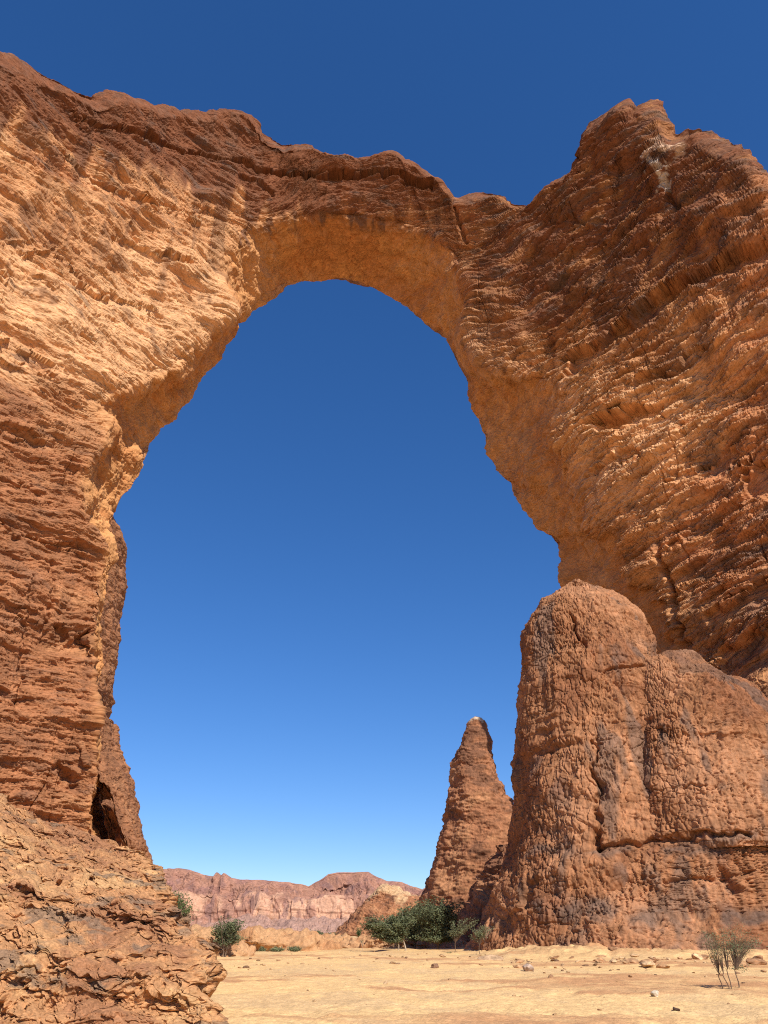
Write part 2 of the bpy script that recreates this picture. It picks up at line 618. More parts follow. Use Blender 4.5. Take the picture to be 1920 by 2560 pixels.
d += .05 * samp(Pb, 1.6, 11, (1, 1, 3.2))
Pw = Pb + .35 * np.stack([samp(P, 3, 34), samp(P, 3, 35), .35 * samp(P, 3, 36)], -1)
ed, rv = blocks(Pw, 2.6, 3, (1, 1, 3.0))
n_blk = (rv - .5)
d += rag * (.10 + .42 * right) * (rv - .5) - rag * (.10 + .14 * right) * sstep(.10, .0, ed)
ed2, rv2 = blocks(Pw, .95, 6, (1, 1, 2.7))
d += (.35 + .65 * rag) * (.12 + .06 * right) * (rv2 - .5) - (.35 + .65 * rag) * .09 * sstep(.16, .0, ed2)
jn = samp(P, 16, 12, (1, 1, .22))
d -= .4 * np.exp(-(jn / .03) ** 2) * (samp(P, 20, 13) > .5)
ds = .40 * samp(P, 16, 14) + .30 * terr(samp(P, 9, 15), 1.6, .12) + .12 * terr(samp(P, 3, 30), 1.6, .15) + .04 * samp(P, 1.2, 16)
ed5, rv5 = blocks(P + .8 * np.stack([samp(P, 9, 17), samp(P, 9, 18), samp(P, 9, 19)], -1), 4.5, 9, (1, .7, 1))
ds += .30 * (rv5 - .5) - .14 * sstep(.04, .0, ed5)

# undercut shelves: lines along the beds; below each the face steps back, deepest right under the shelf
SHELVES = [  # photo points along the shelf, height of the recess (m), depth (m), smoothing
    ([(289, 581), (474, 656)], 2.2, 1.1, .5), ([(203, 679), (300, 730), (399, 772)], 3.4, 1.7, .7), ([(52, 575), (162, 621)], 2.4, 1.2, .6),
    ([(-60, 610), (0, 645), (34, 672)], 2.2, 1.8, .4), ([(214, 757), (290, 792)], 1.4, .9, .4), ([(-80, 770), (0, 812), (90, 862), (140, 900)], 4.4, 2.0, .7),
    ([(174, 818), (231, 847)], 1.0, .7, .2), ([(203, 279), (340, 318), (486, 360), (694, 424), (960, 447), (1080, 470)], 2.6, 2.0, .5),
    ([(162, 401), (324, 494), (480, 534)], 3.0, .8, .9), ([(370, 499), (520, 517)], 2.0, .9, .4), ([(607, 441), (700, 485)], 2.0, 1.1, .5),
    ([(-200, 980), (60, 1075), (140, 1110)], 1.6, 1.0, .2), ([(40, 1322), (150, 1352), (215, 1372)], 1.2, 1.1, .2), ([(-100, 1150), (90, 1220)], 1.2, .9, .2),
    ([(-60, 1500), (130, 1535)], 1.0, .7, .2), ([(185, 1560), (245, 1575)], 5.0, 2.2, .4), ([(-30, 1720), (60, 1735)], 1.5, .8, .2), ([(135, 1925), (190, 1935)], 2.5, 1.4, .2),
    ([(1417, 894), (1560, 795), (1730, 669), (1920, 590), (2050, 560)], 4.6, 2.6, .8), ([(1388, 553), (1500, 532)], 1.6, 1.3, .4), ([(1539, 645), (1625, 600)], 1.6, 1.0, .4),
    ([(1503, 1060), (1655, 1000)], 3.6, 1.9, .7), ([(1751, 1160), (1839, 1101)], 2.6, 1.7, .6), ([(1845, 1160), (1925, 1105), (2060, 1050)], 11.0, 3.0, .8),
    ([(1673, 1195), (1748, 1158)], 1.6, 1.1, .4), ([(1769, 1523), (1925, 1440), (2060, 1400)], 3.0, 1.5, .5), ([(1781, 1603), (1925, 1565), (2060, 1530)], 10.0, 1.8, .6),
    ([(1600, 960), (1760, 880)], 1.8, 1.2, .4), ([(1700, 1330), (1800, 1290)], 2.0, 1.2, .4), ([(1480, 1180), (1600, 1140)], 1.5, 1.0, .3), ([(1270, 905), (1400, 880)], 1.2, .8, .3)]
n_v = .45 * samp(Pb, 7, 18) + 1.0 * n_blk
n_x = .8 * samp(P, 5, 20)
face_only = (1 - M_S) * np.where((np.arange(NV) >= NS) & (np.arange(NV) < NS + NF), 1.0, 0.0)[None, :]
rec_d = np.zeros(P.shape[:2])
rec_s = np.zeros(P.shape[:2])
for pts, hh, dd, sm_ in SHELVES:
    q_ = np.array(pts, float)
    W3 = hit_wall(q_[:, 0], q_[:, 1])
    o_ = np.argsort(W3[:, 0])
    xs, zs = W3[o_, 0], W3[o_, 2]
    xl, xr = xs[0], xs[-1]
    sel = (X > xl - 3) & (X < xr + 3) & (Z > zs.min() - hh - 3) & (Z < zs.max() + 3)
    if not sel.any():
        continue
    x_ = X[sel] + n_x[sel]
    v_ = Z[sel] - np.interp(X[sel], xs, zs) + n_v[sel]
    wx = sstep(xl - .6, xl + .8, x_) * sstep(xr + .6, xr - .8, x_)
    pr = sstep(.22, -.22, v_) * (1 - sstep(.5, 1.0, -v_ / hh)) * (.55 + .45 * np.clip(1 + v_ / hh, 0, 1)) * wx
    rec_d[sel] = np.maximum(rec_d[sel], dd * pr)
    rec_s[sel] = np.maximum(rec_s[sel], sm_ * sstep(0, .3, pr))
rec_d *= face_only
rec_s *= face_only
disp = d * rough * (1 - rec_s) + ds * (M_S * .9 + .1 + rec_s * .6) - rec_d
# one long joint down the foot of the right-hand wall
jp = hit_wall(np.array([1640., 1676, 1688, 1709, 1760, 1830]), np.array([1330., 1485, 1549, 1625, 1692, 1800]))
jx = np.interp(-Z, -jp[:, 2], jp[:, 0]) + .15 * samp(P, 3, 31)
disp -= 1.5 * np.exp(-((X - jx) / .28) ** 2) * sstep(jp[0, 2] + 1, jp[0, 2] - 4, Z) * right * (1 - M_S * .5)
# dark cap bed of the span hanging over the pale face
capz = 131 + .55 * np.clip(X + 38, -30, 0) + 1.0 * samp(P, 22, 20)
def wall_line(pts):
    w_ = hit_wall(np.array([p[0] for p in pts], float), np.array([p[1] for p in pts], float))
    return [(p[0], p[2]) for p in w_]


for pts, wd, dp in [([(1132, 497), (1140, 530), (1150, 566), (1166, 602)], .35, 1.6), ([(1664, 455), (1672, 490), (1694, 515)], .35, 1.6),
                    ([(168, 372), (160, 420)], .25, .9), ([(505, 480), (512, 520)], .2, .7), ([(85, 1440), (60, 1640), (40, 1760)], .22, .7),
                    ([(140, 1400), (132, 1500), (112, 1600)], .2, .6), ([(330, 565), (345, 600)], .2, .6)]:
    disp -= face_only * dp * np.exp(-(line_dist(X + .12 * samp(P, 2, 30), Z, wall_line(pts)) / wd) ** 2)
rim = np.ones(NV)
rim[NS:NS + NF] = .36 + .64 * sstep(1.0, .90, fs)
rim[NS + NF:] = .3
rim = np.broadcast_to(rim[None, :], P.shape[:2])
rim = rim + (np.sqrt(rim) - rim) * sstep(12, 4, X)
disp *= rim
G2 = G + nrm * disp[..., None]

# albedo of the stone, with some sunlight painted in on the right-hand wall
nz1 = samp(P, 34, 21)
nz2 = samp(Pb, 9, 22, (1, 1, 2.6))
drip = samp(P, 3.6, 23, (1, 1, .07))
patch = samp(Pb, 14, 24, (1, 1, 2.4))
col = np.broadcast_to(TAN, P.shape).copy()
pale_w = np.exp(-(((X + 30) / 28) ** 2 + ((Z - 88) / 36) ** 2)) * 1.5 + np.exp(-(((X - 18) / 10) ** 2 + ((Z - 84) / 18) ** 2)) * .9
pale_w += right * np.exp(-(((X - 36) / 12) ** 2 + ((Z - 66) / 20) ** 2)) * 1.05  # paler colour painted here for the broad sunlit areas of the right-hand wall
pale_w += .22 * nz1 + .12 * nz2
col = mix(col, BUFF, sstep(.1, .5, pale_w))
col = mix(col, PALE, sstep(.5, 1.1, pale_w))
red_w = sstep(capz - 9, capz + 1, Z + 2.2 * drip + 2 * nz1) * sstep(30, 5, X) + right * sstep(74, 96, Z + 5 * nz1 + 3 * drip)
col = mix(col, RED, red_w)
col = mix(col, np.array([.39, .175, .068]), right * sstep(-.2, 1.4, nz2 + .6 * nz1) * .6)
pat = sstep(.5, 1.5, .8 * patch + .5 * drip + .3 * right - .7 * sstep(.4, 1, pale_w) + .35 * left_low)
# dark run-off streaks below the rim of the left-hand wall
run = sstep(.2, 1.2, drip + .6 * samp(P, 12, 29, (1, 1, .25))) * sstep(-20, -32, X) * sstep(98, 118, Z - 8 * nz1)
pat = np.maximum(pat, run * .95)
col = mix(col, BROWN, pat * .6)
grey_w = sstep(1.0, 1.9, samp(Pb, 9, 25, (1, 1, 3.2)) + .7 * sstep(34, 46, X) * sstep(80, 55, Z) + .45 * left_low + .35 * right * sstep(85, 105, Z) - .9 * sstep(.3, .9, pale_w))
col = mix(col, GREY, grey_w * .5)
soff_col = mix(np.broadcast_to(np.array([.53, .258, .100]), P.shape), np.array([.46, .202, .074]), sstep(-.5, 1.2, nz1 + .4 * nz2))
col = col * (1 - M_S[..., None]) + soff_col * M_S[..., None]
wht = line_dist(X, Z, wall_line([(1612, 388), (1636, 412), (1655, 432), (1664, 462)]))
col = mix(col, np.array([.52, .40, .31]), face_only * sstep(.55, .2, wht + .45 * samp(P, 1.5, 32)))
wht = line_dist(X, Z, wall_line([(1630, 362), (1690, 368)]))
col = mix(col, np.array([.52, .33, .21]), face_only * sstep(1.3, .5, wht + .6 * samp(P, 2, 33)))
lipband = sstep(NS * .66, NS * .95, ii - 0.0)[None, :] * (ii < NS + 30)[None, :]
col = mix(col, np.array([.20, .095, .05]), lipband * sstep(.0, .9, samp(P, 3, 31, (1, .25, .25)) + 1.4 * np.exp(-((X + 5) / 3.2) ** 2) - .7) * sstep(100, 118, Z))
col *= 1 + .12 * (right * sstep(92, 78, Z) * (1 - M_S))[..., None]  # lower right wall lightened in colour where the grazing sun leaves it dull
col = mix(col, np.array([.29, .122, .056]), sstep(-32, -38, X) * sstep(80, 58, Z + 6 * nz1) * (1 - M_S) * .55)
arch = empty('rock_arch', (-4, 106, 0))
tag(arch, 'huge natural sandstone arch framing blue sky above the sandy wash', 'rock arch')
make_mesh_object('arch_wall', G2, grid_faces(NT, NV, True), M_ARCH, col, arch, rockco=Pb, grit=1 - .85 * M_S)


# ------------------------------------------------------------------ rocks built from an outline at their own depth
def shift(rows, dx):
    return [(r_[0], r_[1], r_[2] + dx) for r_ in rows]


def outline_rock(name, rows, Y, depth, mat, style, parent=None, nz=300, nth=360, power=2.3, seed=0, extra=None, sink=1.0, sym=.5):
    """rows = (photo y, left x, right x) traced at depth Y; becomes a closed lump with elliptical sections and real thickness"""
    rows = np.array(rows, float)
    Yr = np.broadcast_to(np.asarray(Y, float), (len(rows),))
    L = at_depth(rows[:, 1], rows[:, 0], Yr)
    R = at_depth(rows[:, 2], rows[:, 0], Yr)
    zz = L[:, 2]
    o = np.argsort(zz)
    z0, z1 = zz[o][0], zz[o][-1]
    nz = int(nz * RES)
    nth = int(nth * RES)
    u = np.linspace(0, 1, nz)
    z = z0 - sink + (z1 - z0 + sink) * u
    xl = blur(np.interp(z, zz[o], L[o, 0]), 1.5)
    xr = blur(np.interp(z, zz[o], R[o, 0]), 1.5)
    yc = np.interp(z, zz[o], Yr[o])
    cxx, hw = .5 * (xl + xr), .5 * (xr - xl)
    # angles: dense on the side that faces the camera
    a = np.linspace(0, 1, nth, endpoint=False)
    ang = np.where(a < .74, -np.pi - .25 + (np.pi + .5) * a / .74, .25 + (np.pi - .5) * (a - .74) / .26)
    ca, sa = np.cos(ang), np.sin(ang)
    ex = 2 / power
    ux, uy = np.sign(ca) * np.abs(ca) ** ex, np.sign(sa) * np.abs(sa) ** ex
    dep = depth(z) if callable(depth) else np.full(nz, float(depth))
    dep = np.minimum(dep, dep)
    G = np.empty((nz, nth, 3))
    G[..., 0] = cxx[:, None] + hw[:, None] * ux[None, :]
    G[..., 1] = yc[:, None] + dep[:, None] * uy[None, :]
    G[..., 2] = z[:, None]
    # close the top
    Gt = G[-1:].copy()
    c = Gt.mean(1, keepdims=True)
    caps = [c + (Gt - c) * f + np.array([0, 0, .25 * (1 - f * f) * hw[-1]]) for f in (.8, .55, .3, .05)]
    G = np.concatenate([G] + caps, 0)
    n = grid_normals(G)
    if n[nz // 2, int(nth * .37)][1] > 0:
        n = -n
    P = G.astype(np.float32)
    d, col = style(P, n, seed)
    push = 0
    if extra:
        d, col, push = extra(P, d, col)
    G2 = G + n * d[..., None]
    G2[..., 1] += push
    return make_mesh_object(name, G2, grid_faces(len(G), nth, True, flip=False), mat, col, parent)


def fluted(P, n, seed):
    """tower stone: ragged vertical flutes cut by thin ledges"""
    Z = P[..., 2]
    b = Z + 1.0 * samp(P, 18, seed)
    d = .32 * samp(P, 16, seed + 1) + .12 * samp(P, 6, seed + 2)
    fl = samp(P, 1.5, seed + 3, (1, 1, .2))
    fl2 = samp(P, .65, seed + 4, (1, 1, .22))
    am = np.clip(.55 + .5 * samp(P, 10, seed + 5), .1, 1.5)
    d -= .24 * am * np.clip(1 - np.abs(fl) * 2.6, 0, 1) ** 1.5 + .12 * am * np.clip(1 - np.abs(fl2) * 2.0, 0, 1) ** 1.5
    d += .30 * np.clip(.4 + .6 * samp(P, 8, seed + 6), 0, 1.4) * beds(b + .2 * samp(P, 3, seed + 7), BED_MID)
    d += .17 * np.clip(.6 + .5 * samp(P, 6, seed + 10), 0, 1.5) * beds(b + .06 * samp(P, 3, seed + 8), BED_THIN)
    d += .08 * terr(samp(P, 4.5, seed + 9, (1, 1, .6)), 2, .2)
    d += .03 * samp(P, .7, seed + 14, (1, 1, .6))
    Pw = P + .14 * np.stack([samp(P, 3, seed + 15), samp(P, 3, seed + 16), samp(P, 4, seed + 17)], -1)
    vert = sstep(-1.2, .2, samp(P, 9, seed + 18))
    ed, rv = blocks(Pw, .68, seed + 2, (1, 1, .22))
    d += (.4 + .6 * vert) * (.07 * (rv - .5) - .17 * sstep(.13, .02, ed))
    ed, rv = blocks(Pw, 1.9, seed + 5, (1, 1, 2.6))
    d += (1.2 - .7 * vert) * (.06 * (rv - .5) - .14 * sstep(.07, .0, ed))
    n1, n2 = samp(P, 14, seed + 11), samp(P, 4, seed + 12, (1, 1, .5))
    col = np.broadcast_to(np.array([.31, .138, .062]), P.shape).copy()
    col = mix(col, np.array([.37, .175, .085]), sstep(-.3, 1.2, n1 + .4 * n2))
    col = mix(col, RED, sstep(.2, 1.6, -n1 + .4 * n2) * .6)
    gw = sstep(1.0, 1.9, samp(P, 9, seed + 13, (.6, .6, 1.3)) + .25 * n2)
    col = mix(col, GREY, gw * .4)
    return d, col


def banded(P, n, seed):
    Z = P[..., 2]
    b = Z + 1.0 * samp(P, 22, seed)
    d = .6 * samp(P, 14, seed + 1) + .15 * samp(P, 4, seed + 2, (1, 1, 2))
    d += .45 * np.clip(.6 + .5 * samp(P, 9, seed + 3), 0, 1.5) * beds(b + .3 * samp(P, 4, seed + 4), BED_MID)
    d += .18 * beds(b + .15 * samp(P, 2, seed + 5), BED_THIN)
    d += .2 * terr(samp(P, 4, seed + 6, (1, 1, 2.5)), 2, .2) + .05 * samp(P, .9, seed + 7)
    n1 = samp(P, 9, seed + 8, (1, 1, 1.6))
    col = np.broadcast_to(np.array([.31, .135, .065]), P.shape).copy()
    col = mix(col, np.array([.39, .185, .088]), sstep(0, 1.4, n1))
    col = mix(col, BROWN, sstep(.5, 1.7, -n1 + .4 * samp(P, 3, seed + 9, (1, 1, 2))) * .8)
    return d, col


def rear_style(P, n, seed):
    d, col = banded(P, n, seed)
    return d * .4, mix(col, np.array([.32, .14, .062]), np.full(P.shape[:2], .5))


# slab and leaning fin behind the left leg, with the dark hollow between
SLAB = [(1262, 255, 284), (1276, 240, 287), (1290, 230, 292), (1307, 225, 304), (1322, 220, 313), (1347, 210, 312), (1406, 205, 306), (1491, 200, 300), (1575, 195, 295),
        (1638, 190, 287), (1697, 185, 285), (1717, 185, 284), (1732, 185, 281), (1755, 180, 268), (1780, 175, 254), (1850, 170, 254), (1950, 160, 288), (2060, 160, 322), (2170, 160, 352), (2365, 150, 372)]
FIN = [(1770, 240, 244), (1793, 243, 250), (1818, 246, 255), (1848, 250, 265), (1873, 254, 270), (1915, 262, 294), (1970, 270, 311), (2012, 274, 328), (2059, 278, 338), (2105, 281, 353), (2141, 284, 362), (2200, 280, 376), (2365, 262, 402)]
lip = at_depth(np.array([240, 362]), np.array([1925, 2155]), 99.5)[:, [0, 2]]


def hollow(P, d, col):
    wob = .35 * samp(P, 3, 6)
    x, z = P[..., 0] + wob, P[..., 2] + .3 * samp(P, 3, 7)
    p, q = lip
    nx, nz_ = -(q[1] - p[1]), q[0] - p[0]
    l = math.hypot(nx, nz_)
    sd = ((x - p[0]) * nx + (z - p[1]) * nz_) / l          # distance to the left of the leaning lip
    sd = np.maximum(sd, 0) if nx < 0 else np.maximum(-sd, 0)
    low_ = sstep(lip[0][1] + .3, lip[0][1] - .6, z) * (P[..., 1] < 108)
    dep_ = sstep(0, .3, sd) * np.maximum(102.6 + 1.25 * np.minimum(sd, 5.0) - P[..., 1], 0) * low_
    return d * (1 - sstep(0, .5, dep_)), col, dep_


outline_rock('rear_slab', shift(SLAB, -20), np.interp([r_[0] for r_ in SLAB], [1850, 1960], [112.0, 121.0]), 9.0, M_ARCH, rear_style, arch, nz=460, nth=300, power=2.4, seed=2)
outline_rock('leaning_fin', shift(FIN, -15), 108.0, 10.0, M_ARCH, rear_style, arch, nz=360, nth=400, power=2.2, seed=4, extra=hollow)

# the stout tower in front of the right-hand foot
tower = empty('rock_tower', (20, 80, 0))
tag(tower, 'stout fluted sandstone tower with a broad right shoulder under the arch', 'rock tower')
TW = [(1465, 1425, 1452), (1470, 1410, 1470), (1477, 1389, 1495), (1490, 1368, 1520), (1506, 1347, 1540), (1528, 1333, 1565), (1553, 1321, 1585), (1590, 1312, 1600),
      (1616, 1309, 1615), (1675, 1313, 1630), (1727, 1308, 1640), (1800, 1305, 1650), (1836, 1302, 1660), (1944, 1288, 1680), (2004, 1288, 1700), (2053, 1282, 1720),
      (2110, 1268, 1740), (2150, 1252, 1750), (2215, 1226, 1770), (2286, 1206, 1790), (2324, 1198, 1800), (2378, 1185, 1810), (2400, 1180, 1820)]
SH = [(1667, 1676, 1712), (1675, 1622, 1722), (1685, 1588, 1732), (1700, 1562, 1745), (1722, 1542, 1768), (1737, 1532, 1790), (1749, 1526, 1830), (1760, 1522, 1856), (1772, 1518, 1872), (1797, 1512, 1893), (1830, 1507, 1925),
      (1900, 1502, 1985), (2000, 1497, 2060), (2090, 1492, 2120), (2113, 1490, 2140), (2122, 1500, 2140)]


def tower_marks(P, d, col):
    z = P[..., 2]
    x = P[..., 0]
    wob = .22 * samp(P, 2.5, 9)
    band = np.exp(-((z - 2.6 - .5 * samp(P, 6, 2)) / .7) ** 2) * sstep(-.6, .8, samp(P, 5, 3))
    band2 = np.exp(-((z - 8.0 - .4 * samp(P, 6, 5)) / .5) ** 2) * sstep(.0, 1.0, samp(P, 6, 6) + .3)
    run = sstep(.8, 1.7, samp(P, 4, 7, (1, 1, .12)) + .4 * samp(P, 11, 8))
    col = mix(col, GREY, np.maximum(band * .7, np.maximum(band2 * .6, run * .55)))
    for pts, wd, dp in [([(1500, 1830), (1496, 1900), (1504, 1960), (1500, 2020), (1494, 2085), (1502, 2118)], .15, .7), ([(1508, 1945), (1512, 1985)], .4, .6), ([(1496, 2095), (1506, 2122)], .4, .8),
                        ([(1500, 2116), (1590, 2112), (1700, 2100), (1840, 2094)], .14, .7), ([(1453, 1470), (1466, 1515), (1490, 1575)], .17, .9),
                        ([(1540, 1648), (1590, 1642), (1640, 1640)], .16, .5), ([(1200, 2330), (1226, 2250), (1250, 2190)], .4, .9), ([(1325, 2260), (1340, 2200)], .3, .9),
                        ([(1690, 1978), (1740, 1975)], .1, .3), ([(1395, 1850), (1470, 1838)], .3, .4), ([(1780, 2190), (1795, 2230)], .4, 1.0), ([(1640, 2205), (1760, 2200), (1850, 2180)], .14, .4)]:
        w_ = at_depth(np.array([p[0] for p in pts], float), np.array([p[1] for p in pts], float), 69.0)
        d = d - dp * np.exp(-(line_dist(x + wob, z + .6 * wob, [(p[0], p[2]) for p in w_]) / wd) ** 2) * (P[..., 1] < 79)
    return d, col, 0


outline_rock('tower_body', TW, 80.5, lambda z: np.interp(z, [0, 12, 25, 33, 35.5], [13, 11, 8, 5, 1.5]), M_TOWER, fluted, tower, nz=620, nth=620, power=2.2, seed=1, extra=tower_marks)
outline_rock('tower_shoulder', SH, 78.3, lambda z: np.interp(z, [5, 8, 9, 18, 24, 27], [12.0, 13.0, 13.0, 10.5, 6.5, 2.5]), M_TOWER, fluted, tower, nz=480, nth=560, power=2.7, seed=3, extra=tower_marks)
FT = [(2070, 1560, 2170), (2090, 1500, 2210), (2117, 1450, 2230), (2150, 1400, 2250), (2220, 1330, 2280), (2290, 1285, 2300), (2350, 1250, 2330), (2378, 1220, 2350), (2420, 1200, 2360)]
outline_rock('tower_foot', FT, 77.0, lambda z: np.interp(z, [0, 2, 3, 8, 11, 13], [13.2, 12.2, 11.4, 10.6, 8, 3]), M_TOWER, fluted, tower, nz=330, nth=620, power=2.5, seed=7, extra=tower_marks)

# slim spire behind it
spire = empty('rock_spire', (14, 123, 0))
tag(spire, 'slim dark banded rock spire with a white tip left of the stout tower', 'rock spire')
SPR = [(1800, 1180, 1204), (1806, 1172, 1212), (1811, 1169, 1215), (1830, 1162, 1219), (1841, 1158, 1222), (1874, 1147, 1228), (1901, 1137, 1236), (1922, 1134, 1242), (1955, 1131, 1258), (1998, 1118, 1286),
       (2030, 1115, 1305), (2069, 1112, 1325), (2129, 1096, 1345), (2183, 1080, 1360), (2234, 1063, 1370), (2290, 1055, 1380), (2345, 1045, 1390)]


def white_tip(P, d, col):
    z1 = P[..., 2].max()
    return d * (.3 + .25 * sstep(z1, z1 - 8, P[..., 2])), mix(col, np.array([.52, .39, .27]), sstep(z1 - .8, z1 - .3, P[..., 2] + .35 * samp(P, 2, 8))), 0


outline_rock('spire_body', SPR, 123.0, lambda z: np.interp(z, [0, 10, 20, 30], [10, 8, 5, 1.5]), M_TOWER, banded, spire, nz=420, nth=360, power=2.1, seed=11, extra=white_tip)
RIB = [(2105, 1245, 1262), (2135, 1232, 1280), (2170, 1222, 1300), (2230, 1212, 1320), (2300, 1165, 1330), (2350, 1150, 1340)]
outline_rock('spire_rib', RIB, 112.0, lambda z: np.interp(z, [0, 8, 14], [5, 3.5, 1.2]), M_TOWER, banded, spire, nz=200, nth=200, seed=14)

# butte in the middle distance
butte = empty('sandstone_butte', (5, 310, 0))
tag(butte, 'small brown butte with a pale cap behind the acacias', 'butte')
BT = [(2214, 965, 978), (2217, 955, 997), (2224, 940, 1010), (2235, 930, 1035), (2244, 922, 1055), (2252, 917, 1080), (2270, 898, 1110), (2296, 872, 1150), (2315, 855, 1175), (2335, 834, 1200)]


def pale_cap(P, d, col):
    return d * .9, mix(col, np.array([.54, .34, .18]), sstep(12.2, 15.2, P[..., 2] + 1.5 * samp(P, 9, 3))), 0


outline_rock('butte_body', BT, 310.0, lambda z: np.interp(z, [0, 18], [20, 5]), M_TOWER, banded, butte, nz=220, nth=260, power=2.2, seed=17, extra=pale_cap)

# ------------------------------------------------------------------ bench of rock in the left foreground
LT_X = np.array([-420, 0, 72, 122, 181, 236, 274, 338, 363])
LT_Y = np.array([1770, 1990, 2029, 2059, 2072, 2090, 2106, 2130, 2143])
R_Y = np.array([2143, 2165, 2200, 2250, 2285, 2310, 2340, 2352, 2360, 2400, 2430, 2480, 2520, 2560, 2760])
R_X = np.array([363, 374, 400, 438, 462, 478, 500, 512, 519, 523, 529, 533, 541, 538, 548])
NU, NVV = int(950 * RES), int(900 * RES)
uu = np.linspace(0, 1, NU)
vv = np.linspace(0, 1, NVV)
NL = int(70 * RES)                                   # coarse columns far off to the left of the frame
uu = np.concatenate([np.linspace(-1.5, 0, NL, endpoint=False), np.linspace(0, 1, NU - NL)])
UX, V = np.meshgrid(uu, vv, indexing='ij')
U = np.clip(UX, 0, 1)
xt = -420 + (363 + 420) * UX
yt = np.interp(xt, LT_X, LT_Y)
CREST = 29.0
ztop = at_depth(xt, yt, CREST)[..., 2]
zz_ = -.7 + (ztop + .7) * V
tt = np.clip(zz_ / ztop, 0, 1)
dep = 17.4 + (CREST - 17.4) * tt ** 1.5 - (1 - U) * 2.6 * (1 - tt)
# photo row of each point, then its column between the frame edge and the right-hand outline
py = 1280 - F_PX * ((zz_ - EYE) * CP - dep * SP) / (dep * CP + (zz_ - EYE) * SP)
px = -420 + np.where(UX < 0, 783.0, np.interp(py, R_Y, R_X) + 420) * UX
Gb = at_depth(px, py, dep)
edge = np.clip((U - .94) / .06, 0, 1)
grow = 1 + edge ** 3 * .07
Gb = np.array([0, 0, EYE]) + (Gb - np.array([0, 0, EYE])) * grow[..., None]
P = Gb.astype(np.float32)
Z = P[..., 2]
b = Z + .14 * samp(P, 9, 30) + .05 * (P[..., 0] + 6)
LED_A = make_beds(35, .38, .85, .8)
LED_B = make_beds(33, .10, .26)
Pz = P.copy()
Pz[..., 2] = b
d = .35 * samp(P, 6, 31) + .12 * samp(Pz, 3, 32, (1, 1, 2))
d += .42 * np.clip(.6 + .45 * samp(P, 3.5, 33), .05, 1.5) * beds(b + .07 * samp(P, 1.4, 34), LED_A)
d += .20 * np.clip(.7 + .4 * samp(P, 3, 35), 0, 1.5) * beds(b + .03 * samp(P, .7, 36), LED_B)
d += .16 * terr(samp(Pz, 2.6, 37, (1, 1, 2)), 1.8, .15)
d += .05 * terr(samp(Pz, .8, 38, (1, 1, 1.6)), 2, .2) + .02 * samp(P, .22, 39)
Pw = Pz + .12 * np.stack([samp(P, 1.5, 21), samp(P, 1.5, 22), samp(P, 1.5, 23)], -1)
ed, rv = blocks(Pw, 1.5, 4, (1, .6, 2.0))
d += .16 * (rv - .5) - .10 * sstep(.08, .0, ed)
ed, rv = blocks(Pw, .5, 8, (1, .6, 1.8))
d += .09 * (rv - .5) - .04 * sstep(.10, .0, ed)
side = sstep(.86, 1.0, U)
dx = .16 * samp(P, 1.6, 27) + .30 * beds(b, LED_A) + .06 * samp(P, .4, 26)
Gb[..., 0] += side * dx - (1 - side) * d * .10
Gb[..., 1] -= d * (1 - .5 * side)
Gb[..., 2] += .06 * samp(P, .9, 25) * sstep(0, .6, Z)
PB, ZB = P, Z
# far side: fold over the edge and the crest, down to the ground behind
E = Gb[-1]
ex = []
for f in np.linspace(.12, 1, 16):
    e = E.copy()
    e[:, 1] += f * 5
    e[:, 0] += f * 5 * E[:, 0] / np.maximum(E[:, 1], 1) - f * .8
    e[:, 2] = E[:, 2] * (1 - f) - f * .6
    ex.append(e)
Gb = np.concatenate([Gb, np.stack(ex)], 0)
Tt = Gb[:, -1]
ex = []
for f in np.linspace(.04, 1, 16):
    e = Tt.copy()
    e[:, 1] += f * 64
    e[:, 0] += f * 64 * Tt[:, 0] / np.maximum(Tt[:, 1], 1) - f * 4
    e[:, 2] += f * 64 * .02 - f * f * 4
    ex.append(e)
Gb = np.concatenate([Gb, np.stack(ex, 1)], 1)
P = Gb.astype(np.float32)
Z = P[..., 2]
b = np.pad(b, ((0, P.shape[0] - b.shape[0]), (0, P.shape[1] - b.shape[1])), mode='edge')
n1, n2 = samp(P, 5, 3), samp(P, 1.6, 4, (1, 1, 1.6))
col = np.broadcast_to(np.array([.45, .225, .098]), P.shape).copy()
col = mix(col, np.array([.52, .29, .128]), sstep(0, 1.4, n1 + .5 * n2))
col = mix(col, np.array([.30, .135, .065]), sstep(.3, 1.6, -n1 + .6 * n2) * .8)
low = sstep(3.4, 1.4, Z)
gw = sstep(.70, 1.35, .6 * samp(P, 3.5, 6, (.7, .7, 2.4)) + .5 * samp(P, 1.0, 7, (1, 1, 1.6)) + .5 * beds(b, LED_A) + .5 * low)
col = mix(col, np.array([.20, .135, .088]), gw * .72)
ledge = make_mesh_object('rock_ledge', Gb, grid_faces(Gb.shape[0], Gb.shape[1]), M_LEDGE, col)
tag(ledge, 'orange stepped sandstone ledge with grey patches in the near lower left corner', 'rock ledge')

